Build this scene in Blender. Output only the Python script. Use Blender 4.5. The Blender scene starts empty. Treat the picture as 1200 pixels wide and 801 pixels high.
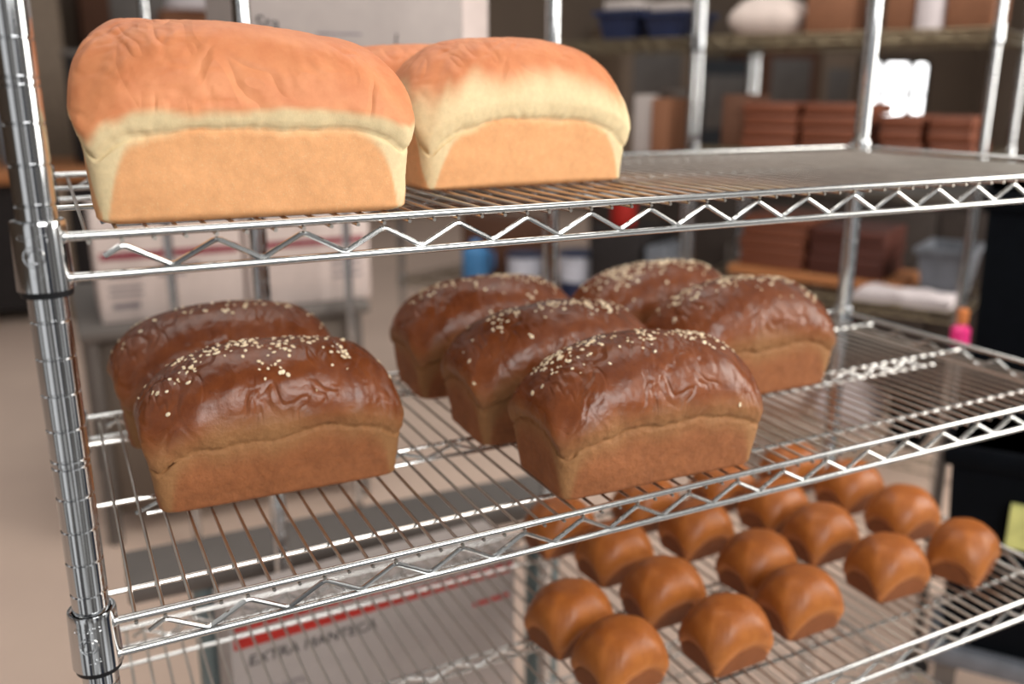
import bpy, math, random
import numpy as np
from mathutils import Vector, Matrix, noise
C = bpy.context.scene.collection
S = bpy.context.scene
U = 0.0254            # scene is laid out in inches, built in metres
FLOOR = -47.0         # floor height in inches, below the top shelf's deck
PI = math.pi
def W3(x, y, z): return Vector((x*U, y*U, (z-FLOOR)*U))

# ------------------------------------------------------------------ camera, light, exposure
cam_d = bpy.data.cameras.new('camera'); cam = bpy.data.objects.new('camera', cam_d); C.objects.link(cam)
cam_d.sensor_width = 36.0; cam_d.lens = 1061.1/1200*36.0; cam_d.clip_start = 0.05; cam_d.clip_end = 60
yaw, pitch, roll = .4684, .2742, .0025
fw = Vector((math.sin(yaw)*math.cos(pitch), math.cos(yaw)*math.cos(pitch), -math.sin(pitch)))
rt = Vector((math.cos(yaw), -math.sin(yaw), 0)); up = rt.cross(fw)
rt, up = math.cos(roll)*rt+math.sin(roll)*up, -math.sin(roll)*rt+math.cos(roll)*up
m = Matrix((rt, up, -fw)).transposed().to_4x4(); m.translation = W3(-1.5276, -25.8765, 3.9068)
cam.matrix_world = m
cam_d.dof.use_dof = True; cam_d.dof.focus_distance = 29.0*U; cam_d.dof.aperture_fstop = 2.9
S.camera = cam
S.view_settings.view_transform = 'Standard'; S.view_settings.look = 'None'
S.view_settings.gamma = 1; S.view_settings.use_curve_mapping = False
S.view_settings.exposure = -0.1

world = bpy.data.worlds.new('room_light'); S.world = world; world.use_nodes = True
nt = world.node_tree; nt.nodes.clear()
def nd(t, nt, **kw):
    n = nt.nodes.new(t)
    for k, v in kw.items():
        if hasattr(n, k) and k != 'inputs': setattr(n, k, v)
        else: n.inputs[k].default_value = v
    return n
wo = nd('ShaderNodeOutputWorld', nt); bg = nd('ShaderNodeBackground', nt, Strength=0.50)
tc = nd('ShaderNodeTexCoord', nt); mp = nd('ShaderNodeMapping', nt); mp.inputs['Scale'].default_value = (4.0, 4.0, .2)  # made-up dark and bright bands all round for the chrome to reflect
ns = nd('ShaderNodeTexNoise', nt, Scale=1.0, Detail=2.0)
rp = nd('ShaderNodeValToRGB', nt)
for k, (p_, c_) in enumerate([(.38, (.03, .045, .09, 1)), (.47, (.34, .31, .28, 1)), (.55, (.95, .93, .90, 1)), (.64, (2.0, 2.0, 2.0, 1))]):
    e = rp.color_ramp.elements[k] if k < 2 else rp.color_ramp.elements.new(p_)
    e.position = p_; e.color = c_
nt.links.new(tc.outputs['Generated'], mp.inputs['Vector']); nt.links.new(mp.outputs['Vector'], ns.inputs['Vector'])
nt.links.new(ns.outputs['Fac'], rp.inputs['Fac']); nt.links.new(rp.outputs['Color'], bg.inputs['Color'])
nt.links.new(bg.outputs['Background'], wo.inputs['Surface'])
def area(name, loc, target, size, sizey, power, col):
    l = bpy.data.lights.new(name, 'AREA'); l.shape = 'RECTANGLE'; l.size = size*U; l.size_y = sizey*U; l.energy = power; l.color = col
    o = bpy.data.objects.new(name, l); C.objects.link(o); o.location = W3(*loc)
    o.rotation_euler = (W3(*target)-W3(*loc)).to_track_quat('-Z', 'Y').to_euler(); return o
area('window_light', (30, -85, 38), (14, 4, -8), 60, 50, 62, (1, .97, .93))
area('overhead_fill_light', (20, 40, 62), (25, 70, -20), 90, 60, 42, (1, .95, .88))  # added overhead fill that brightens the floor, no fixture built
area('floor_fill_light', (120, -30, 20), (60, 40, -47), 60, 70, 75, (1, .94, .86))  # added fill aimed at the floor to brighten it, no doorway there

# ------------------------------------------------------------------ helpers
def srgb(r, g, b):
    f = lambda c: ((c/255+.055)/1.055)**2.4 if c > 10 else c/255/12.92
    return (f(r), f(g), f(b), 1)
def material(name, col, rough=.6, metal=0.0, var=.12, scale=30.0, bump=0.0, col2=None, stretch=None, spec=.5, coat=0):
    mt = bpy.data.materials.new(name); mt.use_nodes = True; t = mt.node_tree; b = t.nodes['Principled BSDF']
    b.inputs['Roughness'].default_value = rough; b.inputs['Metallic'].default_value = metal
    b.inputs['Specular IOR Level'].default_value = spec; b.inputs['Coat Weight'].default_value = coat
    tc = nd('ShaderNodeTexCoord', t); n = nd('ShaderNodeTexNoise', t, Scale=scale, Detail=4.0)
    mp = nd('ShaderNodeMapping', t)
    if stretch: mp.inputs['Scale'].default_value = stretch
    t.links.new(tc.outputs['Object'], mp.inputs['Vector']); t.links.new(mp.outputs['Vector'], n.inputs['Vector'])
    r = nd('ShaderNodeValToRGB', t); c = srgb(*col)
    c2 = srgb(*col2) if col2 else tuple(min(1, x*(1+var)) for x in c[:3])+(1,)
    c1 = c if col2 else tuple(x*(1-var) for x in c[:3])+(1,)
    r.color_ramp.elements[0].position = .35; r.color_ramp.elements[0].color = c1
    r.color_ramp.elements[1].position = .65; r.color_ramp.elements[1].color = c2
    t.links.new(n.outputs['Fac'], r.inputs['Fac']); t.links.new(r.outputs['Color'], b.inputs['Base Color'])
    if bump:
        bp = nd('ShaderNodeBump', t, Strength=bump, Distance=.002)
        t.links.new(n.outputs['Fac'], bp.inputs['Height']); t.links.new(bp.outputs['Normal'], b.inputs['Normal'])
    return mt
def emitter(name, col, strength):
    mt = bpy.data.materials.new(name); mt.use_nodes = True; b = mt.node_tree.nodes['Principled BSDF']
    b.inputs['Base Color'].default_value = srgb(*col); b.inputs['Emission Color'].default_value = srgb(*col)
    b.inputs['Emission Strength'].default_value = strength; return mt

class MB:
    def __init__(s): s.v = []; s.f = []
    def add(s, vs, fs):
        o = len(s.v); s.v += [tuple(v) for v in vs]; s.f += [tuple(i+o for i in f) for f in fs]
    def box(s, x0, x1, y0, y1, z0, z1, b=0.0):
        if not b:
            s.add([(x, y, z) for z in (z0, z1) for y in (y0, y1) for x in (x0, x1)],
                  [(0, 2, 3, 1), (4, 5, 7, 6), (0, 1, 5, 4), (2, 6, 7, 3), (0, 4, 6, 2), (1, 3, 7, 5)]); return
        rings = []
        for z, i in ((z0, b), (z0+b, 0), (z1-b, 0), (z1, b)):
            r = []
            for cx, cy, a0 in ((x1-b, y1-b, 0), (x0+b, y1-b, 90), (x0+b, y0+b, 180), (x1-b, y0+b, 270)):
                for a in (0, 45, 90):
                    a = math.radians(a0+a); q = b-i*.7
                    r.append((cx+q*math.cos(a), cy+q*math.sin(a), z))
            rings.append(r)
        s.loft(rings)
    def loft(s, rings, closed=True, caps=True):
        n = len(rings[0]); o = len(s.v)
        for r in rings: s.v += [tuple(v) for v in r]
        for k in range(len(rings)-1):
            for i in range(n if closed else n-1):
                j = (i+1) % n; a = o+k*n
                s.f.append((a+i, a+j, a+n+j, a+n+i))
        if caps:
            s.f.append(tuple(o+i for i in reversed(range(n)))); s.f.append(tuple(o+(len(rings)-1)*n+i for i in range(n)))
    def lathe(s, prof, n=32, c=(0, 0), caps=True):
        s.loft([[(c[0]+r*math.cos(2*PI*i/n), c[1]+r*math.sin(2*PI*i/n), z) for i in range(n)] for r, z in prof], caps=caps)
    def tube(s, pts, r, n=8, rs=None):
        pts = [Vector(p) for p in pts]; rings = []; T0 = None; N = None
        for k, p in enumerate(pts):
            a = pts[max(0, k-1)]; b = pts[min(len(pts)-1, k+1)]; T = (b-a).normalized()
            if N is None:
                N = T.orthogonal().normalized()
            else:
                N = (N-T*N.dot(T)).normalized()
            B = T.cross(N); q = rs[k] if rs else r
            f = 1.0
            if 0 < k < len(pts)-1:
                d = (pts[k]-a).normalized().dot(T); f = 1/max(.6, d)
            rings.append([p+N*(q*math.cos(2*PI*i/n))+B*(q*math.sin(2*PI*i/n)) for i in range(n)])
        s.loft(rings)
    def blob(s, c, r, n=10):
        rings = []
        for k in range(1, 6):
            a = PI*k/6; rings.append([(c[0]+r*math.sin(a)*math.cos(2*PI*i/n), c[1]+r*math.sin(a)*math.sin(2*PI*i/n), c[2]-r*math.cos(a)) for i in range(n)])
        s.loft(rings)
    def build(s, name, mat, parent=None, loc=None, smooth=True, rot=0):
        me = bpy.data.meshes.new(name); me.from_pydata([(x*U, y*U, z*U) for x, y, z in s.v], [], s.f)
        me.update()
        for p in me.polygons: p.use_smooth = smooth
        if smooth:
            try: me.set_sharp_from_angle(angle=math.radians(38))
            except Exception: pass
        me.materials.append(mat); o = bpy.data.objects.new(name, me); C.objects.link(o)
        if parent: o.parent = parent
        if loc is not None: o.location = W3(*loc)
        if rot: o.rotation_euler.z = rot
        return o
def tag(o, label=None, cat=None, group=None, kind=None):
    if label: o['label'] = label
    if cat: o['category'] = cat
    if group: o['group'] = group
    if kind: o['kind'] = kind
    return o
def thing(name, label, cat, loc, rot=0, group=None):
    o = bpy.data.objects.new(name, None); C.objects.link(o); o.location = W3(*loc); o.rotation_euler.z = rot
    o.empty_display_size = .02
    return tag(o, label, cat, group)
def copy_tree(o, parent=None):
    c = o.copy(); C.objects.link(c)
    if parent: c.parent = parent
    for ch in list(o.children): copy_tree(ch, c)
    return c

# ------------------------------------------------------------------ materials
M = {}
M['chrome'] = material('polished_chrome', (196, 198, 200), .09, 1.0, .03)
M['wire'] = material('chromed_wire', (205, 206, 205), .2, 1.0, .05)
M['deck'] = material('dull_chromed_wire', (192, 186, 178), .28, 1.0, .08)
M['dullmetal'] = material('brushed_steel', (112, 106, 102), .55, .35, .1, 6)
M['dimwire'] = material('dimmed_wire', (140, 128, 106), .4, 1.0, .1)  # darker copy of the chromed wire, dims the background racks through colour
M['cabgrey'] = material('grey_brown_steel', (112, 100, 90), .55, .2, .08, 6)
M['galv'] = material('galvanised_steel', (122, 142, 148), .5, .5, .12, 8)
M['black'] = material('black_plastic', (14, 16, 20), .55, spec=.3)
M['navyblack'] = material('dark_navy_plastic', (6, 9, 14), .8, spec=.08)
M['white'] = material('white_card', (168, 158, 154), .7, 0, .03)
M['pinkwhite'] = material('off_white_card', (214, 198, 192), .75, 0, .03)
M['red'] = material('red_ink', (176, 32, 22), .6)
M['darkred'] = material('wine_red_ink', (140, 40, 60), .6)
M['ink'] = material('black_ink', (45, 42, 46), .6)
M['greyink'] = material('grey_ink', (120, 112, 118), .6)
M['board'] = material('red_brown_wood', (100, 50, 28), .6, 0, .1, 9, 0, (120, 64, 38), (1, 6, 14))
M['boarddark'] = material('dark_red_wood', (72, 32, 22), .6, 0, .1, 9, 0, (86, 40, 27), (1, 6, 14))
M['pine'] = material('light_orange_wood', (172, 108, 62), .6, 0, .1, 9, 0, (188, 126, 78), (1, 6, 14))
M['cardboard'] = material('brown_cardboard', (126, 82, 56), .8, 0, .06)
M['darkcard'] = material('dark_brown_cardboard', (96, 62, 44), .8, 0, .06)
M['blue'] = material('light_blue_plastic', (72, 132, 186), .45)
M['navy'] = material('navy_plastic', (26, 36, 66), .45)
M['tubwhite'] = material('tub_white_plastic', (190, 192, 204), .45)
M['yellow'] = material('pale_yellow_paper', (206, 206, 128), .7)
M['pink'] = material('bright_pink_plastic', (232, 50, 130), .4)
M['orange'] = material('orange_plastic', (206, 124, 70), .4)
M['greybin'] = material('grey_blue_plastic', (104, 108, 116), .5)
M['cloth'] = material('white_cloth', (214, 204, 206), .9, 0, .03)
M['bag'] = material('pale_paper_bag', (206, 190, 182), .8, 0, .05)
M['dark'] = material('dark_equipment_paint', (44, 40, 40), .7, spec=.2)
M['beigegrey'] = material('beige_grey_paint', (140, 122, 104), .6)
M['floor'] = material('sealed_beige_floor', (216, 190, 174), .5, 0, .05, 1.2, 0, (228, 202, 184))
M['wall'] = material('warm_grey_wall', (116, 100, 86), .8, 0, .04, 2)
M['glow'] = emitter('daylight_pane', (255, 255, 255), 5.0)

def bread_material(name, pale, panel, crust_a, crust_b, rough_side, rough_top, speck=0.0, bump=.25, fine=900, topdark=.8, wrinkle=.5, wscale=22.0, pv=.07, blister=0):
    mt = bpy.data.materials.new(name); mt.use_nodes = True; t = mt.node_tree; b = t.nodes['Principled BSDF']; L = t.links.new
    tc = nd('ShaderNodeTexCoord', t)
    a1 = nd('ShaderNodeAttribute', t, attribute_name='panel'); a2 = nd('ShaderNodeAttribute', t, attribute_name='crust')
    big = nd('ShaderNodeTexNoise', t, Scale=38.0, Detail=5.0, Roughness=.62); mid = nd('ShaderNodeTexNoise', t, Scale=170.0, Detail=4.0, Roughness=.6)
    fin = nd('ShaderNodeTexNoise', t, Scale=fine, Detail=3.0)
    for n in (big, mid, fin): L(tc.outputs['Object'], n.inputs['Vector'])
    def ramp(src, p0, c0, p1, c1):
        r = nd('ShaderNodeValToRGB', t); e = r.color_ramp.elements
        e[0].position = p0; e[0].color = c0; e[1].position = p1; e[1].color = c1; L(src, r.inputs['Fac']); return r.outputs['Color']
    def mix(f, x, y, mode='MIX'):
        n = nd('ShaderNodeMix', t, data_type='RGBA', blend_type=mode)
        if isinstance(f, float): n.inputs[0].default_value = f
        else: L(f, n.inputs[0])
        L(x, n.inputs[6]); L(y, n.inputs[7]); return n.outputs[2]
    dk = lambda c, k: tuple(x*k for x in srgb(*c)[:3])+(1,)
    pl = ramp(mid.outputs['Fac'], .3, dk(pale, .93), .7, dk(pale, 1.05))
    pn = ramp(mid.outputs['Fac'], .3, dk(panel, 1-pv), .7, dk(panel, 1+pv)); pn = mix(1.0, pn, ramp(big.outputs['Fac'], .3, (1-pv*1.6, 1-pv*1.8, 1-pv*2.2, 1), .65, (1+pv*.6, 1+pv*.6, 1+pv*.6, 1)), 'MULTIPLY')
    if blister: pn = mix(ramp(fin.outputs['Fac'], .62, (0, 0, 0, 1), .66, (blister, blister, blister, 1)), pn, pl)
    cr = ramp(big.outputs['Fac'], .35, srgb(*crust_a), .65, srgb(*crust_b))
    a3 = nd('ShaderNodeAttribute', t, attribute_name='bake'); bk = ramp(a3.outputs['Fac'], .08, (1, 1, 1, 1), .75, (topdark, topdark*.9, topdark*.8, 1)); cr = mix(1.0, cr, bk, 'MULTIPLY')
    col = mix(a1.outputs['Fac'], pl, pn); col = mix(a2.outputs['Fac'], col, cr)
    if speck:
        vo = nd('ShaderNodeTexVoronoi', t, Scale=330.0); L(tc.outputs['Object'], vo.inputs['Vector'])
        sp = ramp(vo.outputs['Distance'], .1, (.55, .5, .45, 1), .3, (1, 1, 1, 1))
        gate = ramp(mid.outputs['Fac'], .5, (0, 0, 0, 1), .62, (speck, speck, speck, 1))
        col = mix(gate, col, mix(1.0, col, sp, 'MULTIPLY'))
    L(col, b.inputs['Base Color'])
    mr = nd('ShaderNodeMapRange', t); mr.inputs['To Min'].default_value = rough_side; mr.inputs['To Max'].default_value = rough_top
    L(a2.outputs['Fac'], mr.inputs['Value']); L(mr.outputs['Result'], b.inputs['Roughness'])
    b.inputs['Subsurface Weight'].default_value = .06; b.inputs['Subsurface Radius'].default_value = (.006, .003, .0015)
    b.inputs['Specular IOR Level'].default_value = .4
    ad = nd('ShaderNodeMath', t, operation='MULTIPLY_ADD'); L(fin.outputs['Fac'], ad.inputs[0]); ad.inputs[1].default_value = .35; L(mid.outputs['Fac'], ad.inputs[2])
    bp = nd('ShaderNodeBump', t, Strength=bump, Distance=.0016); L(ad.outputs[0], bp.inputs['Height']); wm = nd('ShaderNodeMapping', t); wm.inputs['Scale'].default_value = (1.3, .75, .75); L(tc.outputs['Object'], wm.inputs['Vector'])
    wn = nd('ShaderNodeTexNoise', t, Scale=wscale, Detail=1.5, Distortion=.9); L(wm.outputs['Vector'], wn.inputs['Vector'])
    rg_ = nd('ShaderNodeValToRGB', t); e = rg_.color_ramp.elements; e[0].position = .40; e[0].color = (1, 1, 1, 1); e[1].position = .60; e[1].color = (1, 1, 1, 1); q = e.new(.5); q.color = (0, 0, 0, 1)
    L(wn.outputs['Fac'], rg_.inputs['Fac'])
    wg = nd('ShaderNodeTexNoise', t, Scale=20.0, Detail=1.0); L(tc.outputs['Object'], wg.inputs['Vector']); wr = ramp(wg.outputs['Fac'], .42, (0, 0, 0, 1), .62, (wrinkle, wrinkle, wrinkle, 1))
    gm = nd('ShaderNodeMath', t, operation='MULTIPLY'); L(a2.outputs['Fac'], gm.inputs[0]); L(wr, gm.inputs[1])
    sb = nd('ShaderNodeMath', t, operation='MULTIPLY_ADD'); L(a2.outputs['Fac'], sb.inputs[0]); sb.inputs[1].default_value = -.75*bump; sb.inputs[2].default_value = bump; L(sb.outputs[0], bp.inputs['Strength'])
    b2 = nd('ShaderNodeBump', t, Distance=.0022); L(gm.outputs[0], b2.inputs['Strength']); L(rg_.outputs['Color'], b2.inputs['Height']); L(bp.outputs['Normal'], b2.inputs['Normal']); L(b2.outputs['Normal'], b.inputs['Normal'])
    return mt
M['white_bread'] = bread_material('white_bread_crust', (226, 204, 160), (226, 166, 114), (212, 132, 86), (226, 150, 102), .75, .58, 0, .2, topdark=.72, wrinkle=.75, wscale=18.0, pv=.05, blister=.35)
M['brown_bread'] = bread_material('brown_bread_crust', (158, 112, 70), (150, 92, 54), (112, 58, 30), (140, 78, 42), .7, .27, .9, 1.0, topdark=.6, wrinkle=.6, wscale=30.0, pv=.14)
M['bun_bread'] = bread_material('roll_crust', (184, 114, 60), (130, 74, 38), (148, 84, 34), (172, 104, 46), .6, .42, 0, .08, topdark=.95, wrinkle=0.0)
M['oat'] = material('rolled_oat', (228, 206, 168), .8, 0, .12, 200, 0, (246, 232, 204))

# ------------------------------------------------------------------ setting
def struct(mb, name, mat, loc=(0, 0, FLOOR)):
    return tag(mb.build(name, mat, None, loc, False), kind='structure')
b = MB(); b.box(-260, 470, -10, 330, -4, 0); struct(b, 'floor', M['floor'])
b = MB(); b.box(-260, 470, 322, 330, 0, 120); struct(b, 'wall_back', M['wall'])
b = MB(); b.box(460, 468, -140, 322, 0, 120); struct(b, 'wall_right', M['wall'])
b = MB(); b.box(-260, -252, -140, 322, 0, 120); struct(b, 'wall_left', M['wall'])

# ------------------------------------------------------------------ wire shelving
def text_mesh(s, size, extrude=.02):
    cu = bpy.data.curves.new('t', 'FONT'); cu.body = s; cu.size = size; cu.align_x = 'CENTER'; cu.extrude = extrude; cu.resolution_u = 3
    o = bpy.data.objects.new('t', cu); C.objects.link(o)
    me = bpy.data.meshes.new_from_object(o.evaluated_get(bpy.context.evaluated_depsgraph_get()))
    vs = [tuple(v.co) for v in me.vertices]; fs = [tuple(p.vertices) for p in me.polygons]
    bpy.data.objects.remove(o); bpy.data.curves.remove(cu); bpy.data.meshes.remove(me)
    return vs, fs
def text_on(mb, s, size, place, extrude=.02):
    vs, fs = text_mesh(s, size, extrude); mb.add([place(*v) for v in vs], fs)
def truss(mb, p, q, step, zpk=-.13, zlo=-.78, ztop=.17, zbot=-.9, r=.125, rz=.085, i0=0.0, i1=None, ends=True):
    """rails and zigzag between points p and q (x, y)"""
    p = Vector((p[0], p[1], 0)); q = Vector((q[0], q[1], 0)); d = (q-p); Ln = d.length; d.normalize()
    for z in (ztop, zbot):
        a = p+d*(0 if ends else 1.2); c = q-d*(0 if ends else 1.2)
        mb.tube([a+Vector((0, 0, z)), c+Vector((0, 0, z))], r, 10)
        if ends:
            for e in (p, q): mb.blob((e.x, e.y, z), r*1.35)
    pts = []; s = i0; hi = True
    i1 = i1 or Ln-i0
    pts.append((s-.48, zpk-.27))
    while s < i1+.01:
        pts.append((s, zpk if hi else zlo)); s += step; hi = not hi
    fine = []
    for k, (s, z) in enumerate(pts):                     # soften each bend
        if 0 < k < len(pts)-1:
            a = Vector(pts[k-1]); b_ = Vector((s, z)); c = Vector(pts[k+1])
            fine += [b_+(a-b_).normalized()*.12, b_+((a-b_).normalized()+(c-b_).normalized())*.035, b_+(c-b_).normalized()*.12]
        else: fine.append(Vector((s, z)))
    mb.tube([p+d*f.x+Vector((0, 0, f.y)) for f in fine], rz, 8)
PX = -1.932; PIN = .8046; DEP = 18.71
def collar_mesh(detail, sx, sy):
    mb = MB(); n = 40 if detail else 20
    mb.lathe([(.535, .56), (.60, .60), (.645, .60), (.66, .55), (.665, .45), (.70, -1.05), (.70, -1.18), (.66, -1.2), (.56, -1.2), (.535, .56)], n, caps=False)
    if detail:
        def cyl(ang0):
            def pl(x, y, z):
                r = .672-y*.022+z*.9+.004; a = ang0+x/.69
                return (r*math.cos(a), r*math.sin(a), y-.32)
            return pl
        pl = cyl(-PI/2-.28)
        text_on(mb, 'CLASSIC', .22, lambda x, y, z: pl(x, y+.47, z))
        text_on(mb, 'USA', .22, lambda x, y, z: pl(x+.13, y-.52, z))
        ring = [pl(.26*math.cos(a), .26*math.sin(a)+.06, .012) for a in np.linspace(0, 2*PI, 33)]
        mb.tube(ring, .018, 6)
        mb.tube([pl(.15*math.cos(a)*(1-a*.06), .17*math.sin(a)+.06, .012) for a in np.linspace(-2.2, 3.2, 18)], .022, 6)
    return mb
def make_shelf(W, D, detail, parent, z):
    wire = M['wire'] if detail else M['dimwire']; deck = M['deck'] if detail else M['dimwire']
    e = bpy.data.objects.new('wire_shelf', None); C.objects.link(e); e.parent = parent; e.location = (0, 0, z*U); e.empty_display_size = .02
    xl, xr = PX, W
    nw = int((xr-1.1-(-PIN))/PIN)
    mb = MB()
    for i in range(nw+1):
        x = -PIN+i*PIN
        mb.tube([(x, -.1, 0), (x, D+.1, 0)], .06, 8)
    mb.build('wire_deck', deck, e)
    for nm, y in (('front_truss', 0), ('back_truss', D)):
        mb = MB(); truss(mb, (xl+.55, y), (xr-.55, y), PIN*1.5, i0=-xl-.55); mb.build(nm, wire, e)
    for x in (xl, xr):
        mb = MB(); truss(mb, (x, .85), (x, D-.85), 1.2, i0=.9); mb.build('side_truss', wire, e)
    for k, y in enumerate((2.27, 9.1, 15.9)):
        mb = MB(); mb.tube([(xl, y, -.15), (xr, y, -.15)], .1, 8)
        if k == 1:
            mb.tube([(.3, y, -.8), (xr-2.2, y, -.8)], .1, 8)
            pts = [(-.1+k2*PIN*1.5/1.0, y, -.28 if k2 % 2 else -.72) for k2 in range(int((xr-2)/(PIN*1.5)))]
            mb.tube(pts, .085, 6)
        mb.build('support_rib', wire, e)
    for x in (xl, xr):
        for y in (.3, D-.3):
            c = collar_mesh(detail and x == xl and y < 1, 0, 0).build('collar', M['chrome'], e); c.location = (x*U, y*U, 0)
            sl = MB(); sl.lathe([(.505, .50), (.53, .55), (.533, .50), (.533, -1.2), (.66, -1.2), (.63, -1.36), (.53, -1.38), (.505, -1.3), (.505, .50)], 28, caps=False)
            so = sl.build('collar_sleeve', M['black'], e); so.location = (x*U, y*U, 0)
    return e
def make_post(parent, x, y, z0, z1, n=28):
    mb = MB(); prof = [(.36, z0), (.5, z0+.1)]; k = math.ceil(z0-4.01); z = 4.014-1.004*math.floor((4.014-z0-.6)/1.004)
    zs = []; i = -math.floor((z1-4.014)/1.004)
    for j in range(-20, 60):
        zz = 4.014-1.004*j
        if z0+.3 < zz < z1-.2:
            if j % 10 == 0: zs += [zz+.1, zz-.1]
            else: zs.append(zz)
    for zz in sorted(zs): prof += [(.5, zz-.045), (.468, zz-.018), (.468, zz+.018), (.5, zz+.045)]
    prof += [(.5, z1-.08), (.46, z1)]
    mb.lathe(prof, n); o = mb.build('post', M['chrome'], parent); o.location = (x*U, y*U, 0)
    f = MB(); f.lathe([(.3, z0-1.0), (.62, z0-.95), (.62, z0-.6), (.35, z0-.5), (.35, z0+.3)], 20)
    fo = f.build('levelling_foot', M['black'], o)
    cp = MB(); cp.lathe([(.5, z1-.05), (.53, z1-.02), (.53, z1+.12), (.4, z1+.2), (.1, z1+.22)], 20); cp.build('post_cap', M['black'], o)
    return o
def make_rack(label, loc, rot, W, D, zs, top, detail, ref=0.0):
    r = thing('wire_shelving_rack', label, 'shelving rack', (loc[0], loc[1], FLOOR), rot, 'chromed wire shelving racks')
    for x in (PX, W):
        for y in (.3, D-.3):
            e = make_post(r, x, y, FLOOR+1.0, top, 32 if detail else 16); e.location.z = -FLOOR*U
    for z in zs:
        s = make_shelf(W, D, detail, r, z); s.location.z = (z-FLOOR)*U
    return r
SH = [0.0, -11.24, -22.62, -34.0]
make_rack('chromed wire rack in front holding all the bread loaves and rolls', (0, 0), 0, 46.72, DEP, SH, 18.0, True)
# second rack stands end-on behind the first
RB = (28.4, 28.93)
make_rack('wire rack standing end-on behind the bread rack, white box on top shelf', RB, PI/2, 46.0, 19.9, [-.6, 23.0], 25.0, False)
AX, AY = 86.0, 36.0; DX, DY = -.45, .893; RR = math.atan2(-.893, .45)
def onR(t, off): return (AX+DX*t+.893*off, AY+DY*t+.45*off)
p = onR(32.3, 0)
make_rack('wire rack at right holding stacks of red-brown wooden boards', p, RR, 30.4, DEP, [9.6, -3.4, -20.0, -38.0], 22.0, False)
p = onR(84.0, 1)
make_rack('farther wire rack behind the white loaves, tubs on its lower shelf', p, RR, 48.4, DEP, [9.6, -8, -26.5, -40], 22.0, False)

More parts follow.
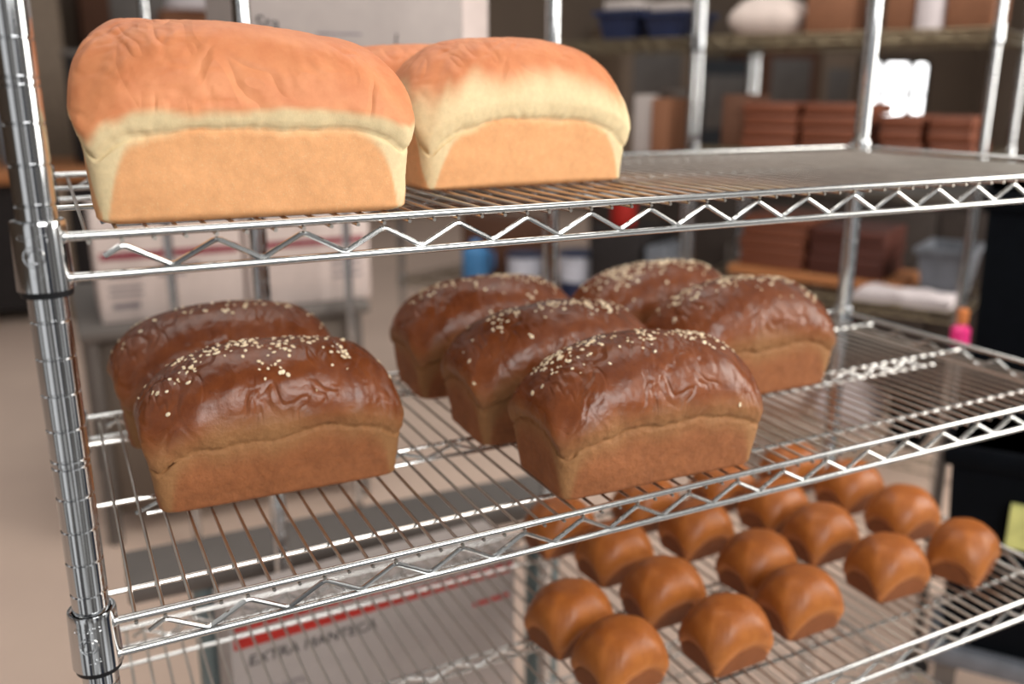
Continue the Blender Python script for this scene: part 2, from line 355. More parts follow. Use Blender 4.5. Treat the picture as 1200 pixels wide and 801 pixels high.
# ------------------------------------------------------------------ bread
rng = random.Random(7)
def loaf_arrays(L, Wd, H, zm, dip, dpow, over, seed, nu=250, n1=34, n2=60, r0=.55, flare=.22, groove=.07, ex=.8, tilt=0.0, gam=.92,
                sag=.08, amp=.05, wrink=.05, wf=(1.5, .8, .8), crust0=.12, crustw=.25, ppow=5, crease_noise=.12, beta=.85, rp=1.0, lip=.09, soft=.18, cn=.05, smooth=0, tear=.05, nb=9.0, ne_=2.6, np_=1.3):
    a0, b0 = L/2, Wd/2
    half = []                                        # perimeter of the near half: (kind, value)
    ne = max(6, int(nu*.5*(b0)/(2*a0+2*b0))); nf = int(nu*.5*(2*a0)/(2*a0+2*b0)); nc = 8
    for k in range(ne): half.append(('l', (k+.5)/ne))
    for k in range(nc): half.append(('cl', (k+.5)/nc))
    for k in range(nf): half.append(('f', -1+2*(k+.5)/nf))
    for k in range(nc): half.append(('cr', (k+.5)/nc))
    for k in range(ne): half.append(('r', 1-(k+.5)/ne))
    full = [(k, v, -1) for k, v in half]+[(k, v, 1) for k, v in reversed(half)]
    N = len(full)
    def ring(a, b, r):
        r = min(r, b, a); out = []
        for k, v, sg in full:
            if k == 'l': x, y = -a, v*(b-r)
            elif k == 'r': x, y = a, v*(b-r)
            elif k == 'f': x, y = v*(a-r), b
            elif k == 'cl': t = v*PI/2; x, y = -(a-r)-r*math.cos(t), (b-r)+r*math.sin(t)
            else: t = (1-v)*PI/2; x, y = (a-r)+r*math.cos(t), (b-r)+r*math.sin(t)
            out.append((x, y*sg))
        return np.array(out)
    phi = None
    def sring(a, b, nn):
        c = np.cos(phi); q = np.sin(phi); rho = (np.abs(c)**nn+np.abs(q)**nn)**(-1/nn)
        return np.column_stack([a*c*rho, b*q*rho])
    corner = np.array([.9*abs(v) if k == 'f' else (.9*v if k in 'lr' else 1-.2*abs(v-.5)) for k, v, _ in full])
    base = ring(a0, b0, r0); phi = np.arctan2(base[:, 1]/b0, base[:, 0]/a0)
    def sm(e0, e1, x): t = np.clip((x-e0)/(e1-e0), 0, 1); return t*t*(3-2*t)
    so = Vector((seed*17.3, seed*5.1, seed*9.7))
    zn = np.array([noise.noise(Vector((x*.55, y*.55, 0))+so)+.5*noise.noise(Vector((x*1.7, y*1.7, 3))+so) for x, y in base])
    zc = zm*(1-dip*corner**dpow)+crease_noise*zn*(1-corner**6)
    V = []; PA = []; CR = []
    for k in range(n1+1):
        v = k/n1
        off = -flare*(1-v)-.28*max(0, 1-v/.09)**2
        belly = .06*math.sin(PI*v)
        xy = sring(a0+off, b0+off, nb); g = groove*sm(.93, 1, v)
        xy = xy*(1-g/np.array([a0, b0]))
        V.append(np.column_stack([xy, zc*v])); lim = 1.10-1.16*corner**ppow
        PA.append(sm(-.02, soft, lim-v+.08*zn)*np.ones(N)); CR.append(np.zeros(N))
    for k in range(1, n2+1):
        t = k/n2; tau = t*PI/2*.992; s = math.sin(tau); c = math.cos(tau)
        o = -groove+(over+groove)*min(1, t/.09)**.55
        bf = b0+o; b_ = bf*c**beta; a_ = a0+o-bf*ex*(1-c**.9)
        xy = sring(a_, b_, ne_+(nb-ne_)*(1-s)**np_)
        zt = H*(1-sag*(xy[:, 0]/a0)**2)+tilt*xy[:, 0]
        V.append(np.column_stack([xy, zc+(zt-zc)*s**gam-lip*math.exp(-((t-.035)/.03)**2)]))
        hz = t+cn*zn
        PA.append(np.zeros(N)); CR.append(sm(crust0, crust0+crustw, hz)); 
    R = len(V); V = np.concatenate(V); BK = np.repeat(np.concatenate([np.zeros(n1+1), np.arange(1, n2+1)/n2]), N); PA = np.concatenate(PA); CR = np.concatenate(CR)
    G = V.reshape(R, N, 3)
    for k in range(n1+1, R):
        row = G[k]
        for _ in range(min(smooth, 2+(k-n1)*2)): row = .25*np.roll(row, 1, 0)+.5*row+.25*np.roll(row, -1, 0)
        G[k] = row
    V = G.reshape(-1, 3); rowid = np.repeat(np.arange(R), N)
    F = []
    for k in range(R-1):
        for i in range(N):
            j = (i+1) % N; F.append((k*N+i, k*N+j, k*N+N+j, k*N+N+i))
    h = N//2
    for i in range(h-1):
        F.append((i, N-1-i, N-2-i, i+1)); q = (R-1)*N; F.append((q+i, q+i+1, q+N-2-i, q+N-1-i))
    # normals on the grid, then push the crust in and out
    G = V.reshape(R, N, 3); du = np.roll(G, -1, 1)-np.roll(G, 1, 1); dv = np.gradient(G, axis=0)
    n = np.cross(du, dv).reshape(-1, 3); n /= np.linalg.norm(n, axis=1)[:, None]+1e-9
    d = np.zeros(len(V))
    for i, (x, y, z) in enumerate(V):
        P = Vector((x, y, z)); f = noise.noise(P*.45+so)*1.3+noise.noise(P*1.1+so)*.6+noise.noise(P*3+so)*.25
        w = 0.0
        if CR[i] > .05 or z > zm*.9:
            q = Vector((x*wf[0], y*wf[1], z*wf[2]))+so; q += noise.noise_vector(P*.8+so)*.6
            w = -max(0, 1-abs(noise.noise(q))*5)**2-.6*max(0, 1-abs(noise.noise(q*2.1+so))*5)**2
            w *= max(0.0, noise.noise(P*.5-so)+.35)*min(1, CR[i]+.3)
        dc = abs(rowid[i]-n1)/6.0
        if dc < 1: f += (1-dc)*tear/amp*(noise.noise(P*4.5-so)+.7*noise.noise(P*10+so))
        lim = 1.0 if z > .25 else max(0, z/.25)
        d[i] = (amp*f+wrink*w)*lim
    V = V+n*d[:, None]; V[:, 2] = np.maximum(V[:, 2], 0)
    return V, F, PA, CR, n, BK
def make_loaf(name, label, cat, group, loc, rot, mat, oats=0, **kw):
    r = thing(name, label, cat, loc, rot, group)
    V, F, PA, CR, n, BK = loaf_arrays(**kw)
    me = bpy.data.meshes.new('crust'); me.from_pydata([tuple(v) for v in V*U], [], F); me.update()
    for nm, arr in (('panel', PA), ('crust', CR), ('bake', BK)):
        at = me.attributes.new(nm, 'FLOAT', 'POINT'); at.data.foreach_set('value', arr.astype(np.float32))
    me.polygons.foreach_set('use_smooth', [True]*len(me.polygons)); me.materials.append(mat)
    o = bpy.data.objects.new('crust', me); C.objects.link(o); o.parent = r
    if oats:
        mb = MB(); rg = random.Random(kw['seed']*31+5); L, Wd, H = kw['L'], kw['Wd'], kw['H']
        top = np.where(V[:, 2] > H*.52)[0]; cnt = 0; cl = [(rg.uniform(-.5, .5)*L*.85, rg.gauss(0, .55)) for _ in range(22)]
        tree = V[top]
        while cnt < oats:
            if rg.random() < .72: cx, cy = rg.choice(cl); x = rg.gauss(cx, .32); y = rg.gauss(cy, .26)
            else: x = rg.uniform(-.52, .52)*L; y = rg.gauss(-.25, .8)
            k = top[np.argmin((tree[:, 0]-x)**2+(tree[:, 1]-y)**2)]
            p = Vector(V[k])+Vector((rg.uniform(-.03, .03), rg.uniform(-.03, .03), 0)); N = Vector(n[k])
            T = N.orthogonal().normalized(); T.rotate(Matrix.Rotation(rg.uniform(0, 6.3), 3, N)); B = N.cross(T)
            ra = rg.uniform(.045, .125); rb = ra*rg.uniform(.5, .9); tl = rg.uniform(-.25, .25)
            N2 = (N+T*tl).normalized(); T = (T-N2*T.dot(N2)).normalized()
            rings = []
            for hh, sc in ((-.01, .8), (.012, 1), (.028, .75)):
                rings.append([p+N2*hh+T*(ra*sc*math.cos(a*PI/3.5))+B*(rb*sc*math.sin(a*PI/3.5)) for a in range(7)])
            mb.loft(rings); cnt += 1
        tag(mb.build('oat_topping', M['oat'], r), 'scattered pale rolled oats', kind='stuff')
    return r
WB = dict(L=9.55, Wd=4.6, H=5.7, zm=2.62, dip=.30, dpow=5, over=.28, r0=.5, flare=.12, groove=.09, amp=.05, wrink=.07, wf=(.9, 1.1, 1.1), crust0=.055, crustw=.05, sag=.06, ex=.76, gam=.82, beta=.74, crease_noise=.12, ppow=8)
DK = .063
make_loaf('white_loaf', 'large white bread loaf at front left of the top shelf', 'bread', 'white loaves on the top shelf', (4.25, 4.2, DK), -.05, M['white_bread'], seed=1, tilt=-.07, **WB)
make_loaf('white_loaf', 'white loaf touching the front loaf, nearest the empty half of the top shelf', 'bread', 'white loaves on the top shelf', (15.75, 8.85, DK), .05, M['white_bread'], seed=2, tilt=-.01, **dict(WB, crust0=.14, crustw=.3, ppow=7, cn=.16, dip=.5, dpow=3.2, sag=.13, ex=.9, H=5.8))
make_loaf('white_loaf', 'white loaf mostly hidden behind the two others, only its top showing', 'bread', 'white loaves on the top shelf', (14.6, 14.6, DK), .0, M['white_bread'], seed=3, **WB)
BB = dict(L=9.5, Wd=4.7, H=5.65, zm=2.6, dip=.32, dpow=3.6, over=.22, r0=.5, flare=.25, groove=.1, amp=.06, wrink=.06, wf=(2.0, .8, .8), crust0=-.05, crustw=.3, tear=.09, sag=.13, ex=.95, gam=.86, beta=.84, crease_noise=.26, ppow=11, soft=.5, cn=.11, lip=.07)
zB = SH[1]+DK; g = 'oat-topped brown loaves on the middle shelf'
for lab, x, y, rot, sd, oats, kw in [
    ('oat-topped brown loaf at the left end, in front of another loaf', 5.2, 8.45, -.03, 11, 190, {}),
    ('dark brown loaf at the left end, behind the oat-topped one', 4.75, 15.6, .01, 12, 60, {}),
    ('oat-topped brown loaf at the front edge rail, largest of the middle group', 18.75, 2.9, -.03, 13, 190, {}),
    ('brown oat loaf directly behind the loaf at the front rail', 18.35, 9.1, -.03, 14, 150, {}),
    ('dark brown loaf at the back left of the middle group', 18.2, 15.9, -.04, 15, 110, {}),
    ('lighter brown loaf at the right end of the middle group', 29.4, 9.3, -.01, 16, 170, dict(H=5.75)),
    ('brown loaf thickly sprinkled with oats at the back of the middle group', 28.6, 15.6, -.02, 17, 300, dict(H=5.6))]:
    make_loaf('brown_loaf', lab, 'bread', g, (x, y, zB), rot, M['brown_bread'], oats, seed=sd, **dict(BB, **kw))
NB = dict(L=3.75, Wd=2.95, H=2.95, zm=1.25, dip=.62, dpow=2.6, over=.14, nu=140, n1=18, n2=36, r0=.5, rp=.45, flare=.12, groove=.05, amp=.03, wrink=.0, tear=.0, nb=6.0, ne_=2.3, np_=1.2, crust0=.0, crustw=.14, sag=.04, ex=.9, gam=.82, beta=.66, crease_noise=.012, ppow=30)
zN = SH[2]+DK; gn = 'mini loaf rolls on the bottom shelf'
rolls = [('front left roll touching another roll at its back', 19.3, 4.2, .12, 1), ('roll near the front rail, second of the front row', 24.9, 3.5, .04, 2),
 ('roll near the front rail in the middle of the front row', 30.1, 4.1, 0, 3), ('roll in the front row just left of the last roll', 36.9, 4.5, -.04, 1),
 ('roll turned cornerwise at the right end of the front row', 42.15, 3.76, .35, 2),
 ('leftmost roll in the second row from the front', 18.9, 8.1, .17, 3), ('second roll of the second row, left of the centre', 24.4, 7.9, -.02, 1),
 ('middle roll of the second row from the front', 30.8, 8.0, .1, 2), ('fourth roll of the second row from the front', 36.5, 9.0, .02, 3), ('last roll at the right of the second row', 42.9, 8.6, .02, 1),
 ('darkest roll at the left of the third row', 24.4, 12.5, .06, 2), ('shaded roll second in the third row', 30.3, 12.7, .05, 3),
 ('wide roll third in the third row', 36.5, 12.9, .1, 1), ('roll at the right end of the third row', 43.0, 12.9, .04, 2),
 ('back row roll hidden behind the darkest roll', 23.2, 16.6, .05, 3), ('back row roll half hidden by the shelf rail, second of its row', 29.6, 16.8, .0, 1),
 ('back row roll third of its row, under the shelf rail', 35.6, 16.8, .05, 2), ('back row roll at the right end behind the shelf rail', 41.8, 17.0, .05, 3)]
proto = {}
for lab, x, y, rot, sd in rolls:
    lab = 'golden brown mini roll: '+lab if len(lab.split()) < 12 else lab
    if sd not in proto:
        proto[sd] = make_loaf('bread_roll', lab, 'bread', gn, (x, y, zN), rot, M['bun_bread'], seed=20+sd, **NB)
    else:
        o = copy_tree(proto[sd]); o.location = W3(x, y, zN); o.rotation_euler.z = rot; o['label'] = lab

# ------------------------------------------------------------------ things behind the rack
def carton(name, label, cat, loc, rot, w, d, h, mat, stripes=(), texts=(), group=None, lid=False):
    r = thing(name, label, cat, loc, rot, group)
    b = MB(); b.box(-w/2, w/2, 0, d, 0, h, .12); b.build('box_body', mat, r)
    fl = MB(); fl.box(-w/2+.1, w/2-.1, .1, d/2-.06, h-.03, h+.08); fl.box(-w/2+.1, w/2-.1, d/2+.06, d-.1, h-.03, h+.08); fl.build('top_flap', mat, r)
    for x0, x1, z0, z1, mm in stripes:
        q = MB(); q.box(x0, x1, -.03, .05, z0, z1); q.build('printed_or_pale_strip', M[mm], r)
    for s, x, z, sz, mm in texts:
        q = MB(); text_on(q, s, sz, lambda a, c, e: (x+a+c*.15, -.03-e, z+c), .015); q.build('printed_lettering', M[mm], r)
    return r
carton('white_carton', 'large white box on the rack top shelf behind the white loaves', 'box', (18.85, 35, -.48), 0, 17.1, 13, 21, M['white'],
       [(-3.8, -.8, 7.65, 7.78, 'greyink'), (6.5, 8.4, .3, 20.6, 'pinkwhite')], [('Sta', -7.0, 7.8, 1.3, 'ink'), ('L', 1.7, 7.0, 1.2, 'ink')])  # pale full-height strip down the right edge of the front, beside the print
# steel table with two cartons, behind the end-on rack
t = thing('steel_work_table', 'steel table carrying the off-white cartons', 'table', (16.2, 90, FLOOR))
zt = 26.1
b = MB(); b.box(-17, 15, -13.2, 14, zt-1.4, zt, .15); b.build('table_top', M['dullmetal'], t)
for x in (-15.8, 13.8):
    for y in (-10.8, 12.8):
        b = MB(); b.lathe([(.8, 0), (.8, zt-1.3)], 16, (x, y)); b.build('leg', M['dullmetal'], t)
b = MB(); b.box(-15.4, 13.4, -9.6, 12, 3, zt-1.5, .1); b.build('cabinet_body', M['cabgrey'], t)
for x in (-15.2, -.9):
    b = MB(); b.box(x, x+14.1, -10.1, -9.5, 4, zt-2.4, .1); d_ = b.build('cabinet_door', M['cabgrey'], t); b = MB(); b.tube([(x+12, -10.9, 16), (x+12, -10.9, 21)], .25, 8); b.box(x+11.8, x+12.2, -10.9, -10, 16, 16.4); b.box(x+11.8, x+12.2, -10.9, -10, 20.6, 21); b.build('door_handle', M['dullmetal'], d_)
carton('printed_carton', 'off-white carton with printed panel at left on the steel table', 'box', (9.4, 79, -20.9), 0, 15.3, 10, 12, M['pinkwhite'],
       [(-7.2, 7.2, 6.8, 7.6, 'darkred'), (-6.6, -3.2, 4.9, 5.5, 'greyink'), (-6.6, -3.2, 3.6, 3.9, 'greyink'), (-6.6, -3.2, 2.8, 3.1, 'greyink'), (-6.4, -3.6, 1.4, 2, 'greyink'), (-1.5, 3, 5.6, 6.0, 'greyink'), (-1.5, 1.5, 4.7, 5, 'greyink')])
carton('printed_carton', 'off-white carton with lines of print at right on the steel table', 'box', (24.8, 79, -20.9), 0, 14.6, 10, 12, M['pinkwhite'],
       [(-6.7, 6.7, 6.8, 7.6, 'darkred'), (2.5, 6.2, 4.6, 5, 'greyink'), (2.5, 6.2, 3.7, 4, 'greyink'), (2.5, 6.2, 2.8, 3.1, 'greyink')])
# low steel bench and the carton under it
t = thing('low_steel_bench', 'low grey steel bench with pale blue legs behind the bread rack', 'bench', (15, 31.5, FLOOR), -.03)
b = MB(); b.box(-15.2, 15.4, -2.4, 2.4, 19.6, 21, .15); b.build('bench_top', M['dullmetal'], t)
for x in (-10.5, 15.0):
    for y in (-1.3, 1.3):
        b = MB(); b.lathe([(.75, 0), (.75, 19.7)], 18, (x, y)); b.build('leg', M['galv'], t)
carton('striped_carton', 'white carton with two red stripes and black lettering on the floor', 'box', (13.4, 20.6, FLOOR), .05, 18.2, 4.2, 22.4, M['white'],
       [(-8.9, 8.9, 21.8, 22.1, 'red'), (-8.9, 8.9, 20.7, 21.4, 'red'), (6, 8.6, 18.9, 19.2, 'red')], [('EXTRA MANTECA', -4.4, 19.5, .95, 'ink'), ('PESO NETO', -6.4, 17.4, .55, 'greyink'), ('PURA', -7, 16.3, .55, 'greyink')])
# black bins and the pink bottle beside the rack
def bin_(label, loc, rot, w, d, h, lidh, mat):
    r = thing('black_bin', label, 'bin', loc, rot, 'black bins'); dly = loc[2] > FLOOR+1
    b = MB(); n = lambda x, y, z, q: [(sx*(x-q*0)*1.0, sy*y, z) for sx, sy in ((-1, -1), (1, -1), (1, 1), (-1, 1))]
    b.loft([n(w/2-1.2, d/2-1.2, 0, 0), n(w/2, d/2, h, 0)]); b.build('bin_body', mat, r, smooth=False)
    b = MB(); b.box(-w/2-.5, w/2+.5, -d/2-.5, d/2+.5, h-1.6, h, .3); b.build('rim', mat, r)
    return r
r = bin_('tall black bin standing beside the right end of the bread rack', (76.9, 18.4, FLOOR), -.95, 19, 14, 43, 1, M['navyblack'])
r = bin_('shorter black bin with a pale yellow label beside the bottom shelf', (64.8, 9.6, -38.2), -.95, 19.5, 8.6, 16.9, 1, M['navyblack'])
b = MB(); b.box(-5.4, -.9, -4.7, -4.0, 9.7, 13.0); b.build('label', M['yellow'], r, smooth=False)
r = thing('wheeled_dolly', 'low grey dolly under the shorter black bin', 'dolly', (64.8, 9.6, FLOOR), -.95)
b = MB(); b.box(-9.5, 9.5, -4.2, 4.2, 7.2, 8.75, .2); b.build('platform', M['greybin'], r)
for x in (-8, 8):
    for y in (-3, 3):
        b = MB(); b.tube([(x-.5, y, 2.5), (x+.5, y, 2.5)], 2.5, 18); b.build('wheel', M['black'], r)
        b = MB(); b.box(x-.8, x+.8, y-.4, y+.4, 4.9, 7.3); b.build('caster_fork', M['dullmetal'], r, smooth=False)
r = thing('narrow_stand', 'narrow dark stand under the pink bottle beside the tall black bin', 'stand', (63.8, 21.6, FLOOR))
b = MB(); b.lathe([(.5, 29.6), (1.1, 29.8), (1.1, 30.45)], 16); b.build('stand_top', M['dark'], r)
b = MB(); b.lathe([(.4, .6), (.4, 29.7)], 12); b.build('pole', M['dullmetal'], r); b = MB(); b.lathe([(1.3, 0), (1.3, .4), (.5, .9)], 20); b.build('base', M['dark'], r)
r = thing('spray_bottle', 'small bright pink bottle with an orange cap by the tall black bin', 'bottle', (63.8, 21.6, -16.48))
b = MB(); b.lathe([(.6, 0), (.75, .15), (.75, 1.4), (.35, 1.8), (.3, 2.0)], 16); b.build('bottle_body', M['pink'], r)
b = MB(); b.lathe([(.4, 1.8), (.45, 1.9), (.45, 3.0), (.3, 3.1)], 16); b.build('cap', M['orange'], r)

# stacks of wooden boards: every board is a thing
def boards(t0, t1, off, z, n, th, mat, where, grp, depth=10):
    w = abs(t1-t0); tm = (t0+t1)/2; proto_b = None
    for k in range(n):
        if proto_b is None:
            b = MB(); b.box(-w/2, w/2, 0, depth, 0, th*.92, .1); q = MB()
            o = b.build('wooden_board', mat, None)
            proto_b = o
        else:
            o = proto_b.copy(); C.objects.link(o)
        x, y = onR(tm+rng.uniform(-.25, .25), off+rng.uniform(-.2, .2)); o.location = W3(x, y, z+k*th); o.rotation_euler.z = RR+rng.uniform(-.012, .012)
        pos = 'lowest' if k == 0 else 'topmost' if k == n-1 else ['second', 'third', 'fourth', 'fifth', 'sixth'][k-1]
        tag(o, f'red-brown wooden board, {pos}{"" if k in (0, n-1) else " from bottom"} in the {where}', 'board', grp)
z1 = -3.3; z2 = -19.9
boards(29.2, 22.7, 2.5, z1, 4, 1.4, M['board'], 'left stack on the eye-level shelf', 'boards on the eye-level shelf')
boards(21.9, 14.6, 2.5, z1, 4, 1.4, M['board'], 'second stack on the eye-level shelf', 'boards on the eye-level shelf')
boards(12.7, 8.5, 2.5, z1, 3, 1.45, M['board'], 'third stack on the eye-level shelf', 'boards on the eye-level shelf')
boards(7.7, 3.4, 2.5, z1, 3, 1.45, M['board'], 'rightmost stack on the eye-level shelf', 'boards on the eye-level shelf')
b = MB(); b.box(-11, 11, 0, 11, 0, 1.2, .15); x, y = onR(20.6, 6.6); o = b.build('wooden_board', M['pine'], None, (x, y, z2), rot=RR); tag(o, 'broad light orange wooden board under the lower stacks of boards', 'board', 'boards on the lower rack shelf')
boards(30.2, 21.8, 7.2, z2+1.2, 5, 1.35, M['board'], 'left stack on the lower rack shelf', 'boards on the lower rack shelf')
boards(21.0, 12.0, 7.2, z2+1.2, 5, 1.2, M['boarddark'], 'dark stack on the lower rack shelf', 'boards on the lower rack shelf')
# grey tub, cloth
def tub(name, label, cat, loc, rot, w, d, h, mat, group=None, rim=True):
    r = thing(name, label, cat, loc, rot, group); b = MB()
    ring = lambda q, z: [(sx*(w/2-q), sy*(d/2-q), z) for sx, sy in ((-1, -1), (1, -1), (1, 1), (-1, 1))]
    b.loft([ring(.8, 0), ring(0, h), ring(.25, h), ring(1.0, .3)]); b.build('tub_body', mat, r, smooth=False)
    if rim: b = MB(); g_ = lambda q, z: [(sx*(w/2+q), sy*(d/2+q), z) for sx, sy in ((-1, -1), (1, -1), (1, 1), (-1, 1))]; b.loft([g_(-.1, h-.6), g_(.35, h-.6), g_(.35, h+.05), g_(-.1, h+.05), g_(-.1, h-.6)], caps=False); b.build('rim', mat, r, smooth=False)
    return r
x, y = onR(5.3, 9.8); tub('grey_tub', 'grey plastic tub behind the white cloth on the lower rack shelf', 'tub', (x, y, z2), RR, 5.6, 8, 6.0, M['greybin'])
b = MB(); n = 26; rings = []
vs = []; fs = []
for i in range(n):
    for j in range(n):
        u = -5.2+10.4*i/(n-1); v = 5.6*j/(n-1)-1.2
        vs.append((u, v, 1.1+.35*noise.noise(Vector((u*.6, v*.6, 2)))-.12*max(0, abs(u)-4)**1.5))
for i in range(n-1):
    for j in range(n-1): fs.append((i*n+j, i*n+n+j, i*n+n+j+1, i*n+j+1))
k = len(vs); vs2 = [(a, c, max(0, e-1.0)) for a, c, e in vs]
fs += [tuple(k+q for q in reversed(f)) for f in fs]; edge = [i*n for i in range(n)]+[(n-1)*n+j for j in range(1, n)]+[i*n+n-1 for i in range(n-2, -1, -1)]+[j for j in range(n-2, 0, -1)]
for q in range(len(edge)): a, c = edge[q], edge[(q+1) % len(edge)]; fs.append((a, c, k+c, k+a))
b.add(vs+vs2, fs); x, y = onR(8.2, 1.5); tag(b.build('folded_cloth', M['cloth'], None, (x, y, z2+.1), rot=RR), 'folded white cloth on the front of the lower rack shelf', 'cloth')
# on the rack's upper shelf
zu = 9.75
def rbox(name, label, cat, t0, t1, off, z, h, d, mat, group=None):
    x, y = onR((t0+t1)/2, off); return carton(name, label, cat, (x, y, z), RR, abs(t0-t1), d, h, M[mat], group=group)
rbox('cardboard_box', 'plain brown box left of the rack post on the high shelf', 'box', 22.6, 17.2, 3, zu, 6, 9, 'cardboard', 'boxes on the high shelf')
rbox('cardboard_box', 'brown box between the rack post and the white roll on the high shelf', 'box', 14.0, 11.0, 4, zu, 6, 9, 'cardboard', 'boxes on the high shelf')
rbox('cardboard_box', 'brown box at the right end of the high shelf', 'box', 7.6, 3.0, 3, zu, 6.5, 9, 'cardboard', 'boxes on the high shelf')
x, y = onR(9.3, 4.0); r = thing('paper_roll', 'upright white paper roll on the high shelf', 'paper roll', (x, y, zu)); b = MB(); b.lathe([(.5, 0), (1.5, 0), (1.55, .1), (1.55, 9), (1.4, 9.1), (.5, 9.1), (.5, 0)], 24, caps=False); b.build('roll_body', M['cloth'], r); b = MB(); b.lathe([(.42, .1), (.5, .1), (.5, 8.9), (.42, 8.9), (.42, .1)], 16, caps=False); b.build('cardboard_core', M['cardboard'], r)
def sack(label, t, off, z, w, d, h, mat, seed):
    b = MB(); rings = []
    for k in range(15):
        v = k/14; ww = w/2*(math.sin(PI*(.12+.83*v)))**.45; dd = d/2*(math.sin(PI*(.12+.83*v)))**.45
        rings.append([(ww*np.sign(math.cos(a))*abs(math.cos(a))**.6+.3*noise.noise(Vector((a, v*3, seed))), dd*np.sign(math.sin(a))*abs(math.sin(a))**.6, h*v) for a in np.linspace(0, 2*PI, 29)[:-1]])
    b.loft(rings); x, y = onR(t, off); return tag(b.build('paper_sack', M[mat], None, (x, y, z), rot=RR), label, 'sack', 'paper sacks on the racks')
sack('slumped pale paper sack on the high shelf by the brown box', 28.0, 6, zu, 9.0, 8, 4.6, 'bag', 3)
sack('pale sack on the lowest shelf of the right rack', 14.0, 7, -37.8, 8, 8, 6, 'cloth', 8)
sack('grey-white sack beside the other on the lowest shelf of the right rack', 23.0, 8, -37.8, 8, 8, 5.5, 'bag', 9)
M['counter'] = material('dark_brown_steel', (58, 50, 46), .6, spec=.25); M['countertop'] = material('counter_steel', (92, 86, 80), .5, .4)
x, y = onR(22, 46); t = thing('added_counter', 'added long dark counter behind the racks of wooden boards, darkening the background', 'counter', (x, y, FLOOR), RR)  # counter added to cover bright floor and darken the view behind the racks
b = MB(); b.box(-56, 56, .8, 22, 3, 33.5, .1); b.build('counter_body', M['counter'], t)
b = MB(); b.box(-57, 57, 0, 23, 33.5, 35, .15); b.build('counter_top', M['countertop'], t)
for k in range(7):
    b = MB(); b.box(-55.5+k*15.9, -40.2+k*15.9, .2, .9, 4, 32.5, .1); d_ = b.build('door', M['counter'], t)
    b = MB(); b.tube([(-42+k*15.9, -.4, 18), (-42+k*15.9, -.4, 24)], .25, 8); b.box(-42.2+k*15.9, -41.8+k*15.9, -.4, .3, 18, 18.4); b.box(-42.2+k*15.9, -41.8+k*15.9, -.4, .3, 23.6, 24); b.build('handle', M['dullmetal'], d_)
for lab, t0, t1, mt in [('dark red-brown crate on the lowest shelf of the right rack, beside the sacks', 32, 27.5, 'darkcard'), ('black crate at the right end of the lowest shelf of the right rack', 9.0, 4.0, 'navyblack')]:
    x, y = onR((t0+t1)/2, 9); tub('storage_crate', lab, 'crate', (x, y, -37.85), RR, abs(t0-t1), 12, 9, M[mt], 'crates on the lowest shelf')
# far rack contents
for lab, t0, t1, h, mt in [('dark navy crate on the high far shelf, left', 50.5, 44.5, 2.6, 'navy'), ('dark navy crate on the high far shelf, right', 43.5, 37.6, 2.2, 'navy')]:
    x, y = onR((t0+t1)/2, 7); tub('navy_crate', lab, 'crate', (x, y, zu), RR, abs(t0-t1), 9, h+1.2, M[mt], 'navy crates')
for lab, t0, t1, z, h in [('white box lying across the left navy crate', 50.3, 45.3, zu+3.85, 1.2), ('white box lying across the right navy crate', 43.2, 38.5, zu+3.45, 1.1)]:
    rbox('white_box', lab, 'box', t0, t1, 4, z, h, 6, 'white', 'white boxes on the navy crates')
rbox('white_box', 'upright white package beside the brown crate at eye level', 'box', 45.2, 42.3, 4, -7.9, 10.8, 5, 'white')
zz = -7.9
rbox('wooden_crate', 'brown crate on the far rack at eye level', 'crate', 42.0, 39.6, 3, zz, 10.4, 8, 'cardboard', 'brown crates')
rbox('wooden_crate', 'dark brown crate just right of the front rack post at eye level', 'crate', 32.6, 29.4, 4, z1, 6.3, 8, 'darkcard', 'brown crates')
x, y = onR(40.8, 7); r = thing('metal_pan', 'dull metal pan on top of the brown crate', 'pan', (x, y, zz+10.5)); b = MB(); b.lathe([(1.6, 0), (2.2, 1.2), (2.35, 1.2), (1.7, -.0)], 24, caps=False); b.build('pan_body', M['dullmetal'], r); b = MB(); b.tube([(2.2, 0, 1.1), (3.6, .2, 1.3)], .18, 6); b.build('pan_handle', M['dullmetal'], r)
zl = -26.3
for lab, t, rad, h in [('white and navy tub left of the dark rack post, low on the far rack', 63.6, 2.7, 5.6), ('white and navy tub right of the dark rack post, low on the far rack', 54.0, 2.9, 6.8)]:
    x, y = onR(t, 5); r = thing('ingredient_tub', lab, 'tub', (x, y, zl), 0, 'white and navy tubs')
    b = MB(); b.lathe([(rad*.9, 0), (rad*.94, h*.45), (rad*.86, h*.45)], 24); b.build('tub_body', M['navy'], r)
    b = MB(); b.lathe([(rad*.945, h*.45), (rad, h), (rad*.9, h)], 24); b.build('printed_band', M['tubwhite'], r)
    b = MB(); b.lathe([(rad*1.05, h-.1), (rad*1.05, h+.4), (rad*.9, h+.5)], 24); b.build('lid', M['navy'], r)
x, y = onR(74, 6); r = thing('blue_jug', 'light blue plastic jug low on the far rack', 'jug', (x, y, zl)); b = MB(); b.lathe([(2.0, 0), (2.2, .3), (2.2, 5.0), (1.0, 6.2), (.8, 6.8)], 20); b.build('jug_body', M['blue'], r); b = MB(); b.tube([(2.1, 0, 4.6), (3.1, 0, 4.4), (3.1, 0, 2.2), (2.1, 0, 1.6)], .3, 8); b.build('handle', M['blue'], r)
rbox('cardboard_box', 'brown box behind the light blue jug', 'box', 81, 68, 11, zl, 9.5, 6, 'darkcard', 'boxes low on the far rack')
x, y = onR(47.3, 6); r = thing('red_canister', 'red canister on the far rack below eye level', 'canister', (x, y, -14.8)); 
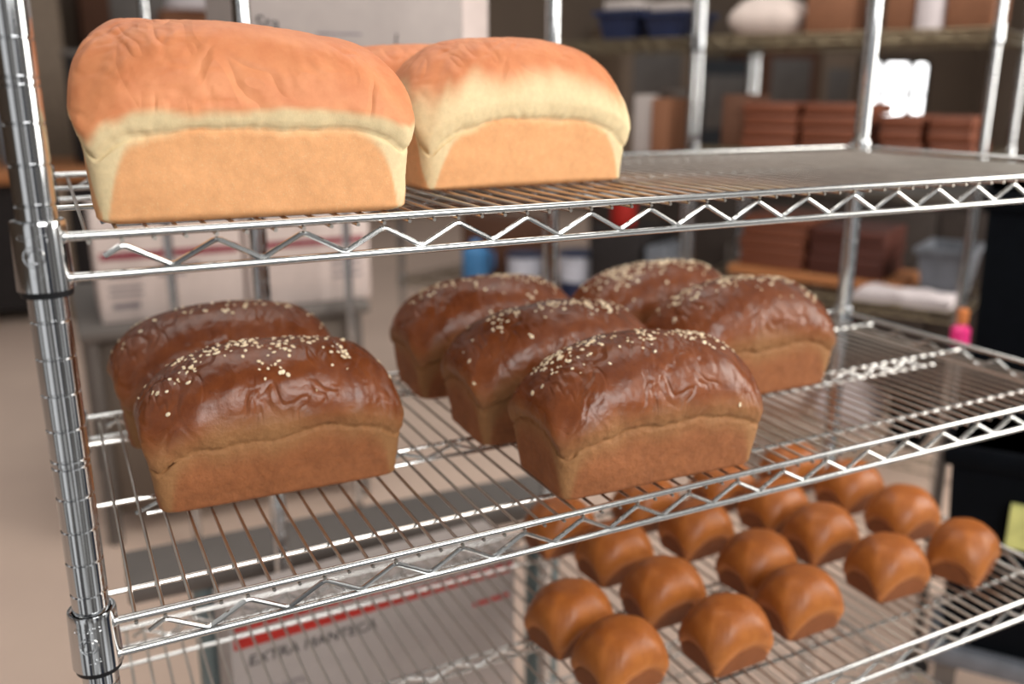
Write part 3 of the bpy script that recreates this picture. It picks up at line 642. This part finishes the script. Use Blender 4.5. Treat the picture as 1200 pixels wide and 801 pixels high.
# (the canister stands on a dark box)
b = MB(); b.lathe([(1.7, 0), (1.8, .2), (1.8, 3.4), (1.5, 3.7)], 20); b.build('canister_body', M['red'], r); b = MB(); b.lathe([(1.85, 3.4), (1.85, 3.9), (1.4, 4.0)], 20); b.build('lid', M['dark'], r)
rbox('dark_box', 'dark box under the red canister', 'box', 50.2, 42.5, 2, zl, 11.3, 10, 'dark', 'boxes low on the far rack')
rbox('white_box', 'grey-white box on the lower far shelf right of the red canister', 'box', 41.5, 38.4, 2, zl, 9.5, 8, 'greybin', 'boxes low on the far rack')

# ------------------------------------------------------------------ far end of the room
def window(name, x0, x1, z0, z1):
    r = bpy.data.objects.new(name, None); C.objects.link(r); r['kind'] = 'structure'; r.location = W3(x0, 321.9, z0); w = x1-x0; h = z1-z0
    b = MB(); b.box(0, w, -.4, 0, 0, h); b.build('pane', M['glow'], r, smooth=False)
    b = MB()
    for q in ((0, 0, 0, h), (w, w, 0, h), (w*.30, w*.35, 0, h), (w*.72, w*.78, 0, h)): b.box(q[0]-1, q[1]+1, -1.5, 0, -1, h+1)
    for z in (0, h): b.box(-1, w+1, -1.5, 0, z-1, z+1)
    b.box(0, w, -1.5, 0, h*.5-.6, h*.5+.6)
    b.build('window_frame', M['dark'], r, smooth=False)
# wooden worktable with equipment at the left
t = thing('wooden_work_table', 'orange-brown topped work table at the far left', 'table', (-25, 204, FLOOR))
b = MB(); b.box(-45, 62, -10, 22, 31, 34, .3); b.build('table_top', M['pine'], t)
b = MB(); b.box(-43, 60, -6, 20, 3, 31); b.build('cabinet_front', M['dark'], t, smooth=False)
for x in (-40, -10, 25, 57):
    b = MB(); b.lathe([(1.4, 0), (1.4, 31)], 14, (x, -8)); b.build('leg', M['beigegrey'], t)
zt = FLOOR+34
def block(name, label, cat, x, y, z, w, d, h, mat, extra=None, group=None):
    r = thing(name, label, cat, (x, y, z), 0, group); b = MB(); b.box(-w/2, w/2, -d/2, d/2, 0, h, .4); b.build('body', M[mat], r)
    if extra == 'panel': b = MB(); b.box(-w*.35, w*.35, -d/2-.3, -d/2+.2, h*.55, h*.9, .1); b.build('control_panel', M['dullmetal'], r)
    if extra == 'lid': b = MB(); b.box(-w/2-.4, w/2+.4, -d/2-.4, d/2+.4, h-.8, h+.4, .2); b.build('lid', M['dullmetal'], r)
    return r
block('oven', 'beige-grey oven cabinet against the far wall at left', 'oven', -24, 268, FLOOR, 60, 40, 96, 'beigegrey', 'panel')
block('oven', 'brown-grey oven cabinet beside the beige one at the far wall', 'oven', 38, 290, FLOOR, 52, 36, 92, 'darkcard', 'panel')
block('dark_mixer', 'black mixer on the work table at the far left', 'mixer', 9, 206, zt, 9, 12, 24, 'dark', 'lid')
block('metal_tin', 'grey tin on the work table beside the post', 'tin', -6, 205, zt, 8, 9, 13, 'greybin', 'lid', 'tins on the work table')
block('metal_tin', 'pale tin on the work table between mixer and post', 'tin', 20.5, 205, zt, 6, 8, 11, 'bag', 'lid', 'tins on the work table')
block('brown_drawer_unit', 'brown cabinet on the far side of the work table', 'cabinet', 34, 214, zt, 16, 10, 34, 'cardboard', 'panel')
r = thing('white_bowl', 'upturned white bowl on top of the brown cabinet', 'bowl', (34, 213, zt+34.2)); b = MB(); b.lathe([(6.2, 0), (6.4, .4), (5.6, 3.6), (3, 5.8), (1.4, 6.2)], 28); b.build('bowl_body', M['cloth'], r); b = MB(); b.lathe([(1.6, 6.1), (1.6, 6.8), (1.2, 6.8)], 20); b.build('foot_ring', M['cloth'], r)
M['tan'] = material('tan_steel', (128, 108, 90), .55); M['slate'] = material('slate_steel', (52, 55, 60), .55, spec=.3)
block('tall_cabinet', 'tall tan cabinet at the far wall seen above the wooden crates', 'cabinet', 220, 296, FLOOR, 34, 24, 74, 'tan', 'panel', 'cabinets along the far wall')
block('tall_cabinet', 'tall slate cabinet at the far wall seen left of the thin back post', 'cabinet', 257, 298, FLOOR, 32, 24, 62, 'slate', 'panel', 'cabinets along the far wall')
block('tall_cabinet', 'brown cabinet at the far wall seen above the left board stacks', 'cabinet', 292, 298, FLOOR, 32, 24, 70, 'darkcard', 'panel', 'cabinets along the far wall')
block('tall_cabinet', 'beige cabinet at the far wall just left of the bright window', 'cabinet', 322, 299, FLOOR, 22, 24, 66, 'tan', 'panel', 'cabinets along the far wall')
window('window_1', 371, 420, -15, 17)
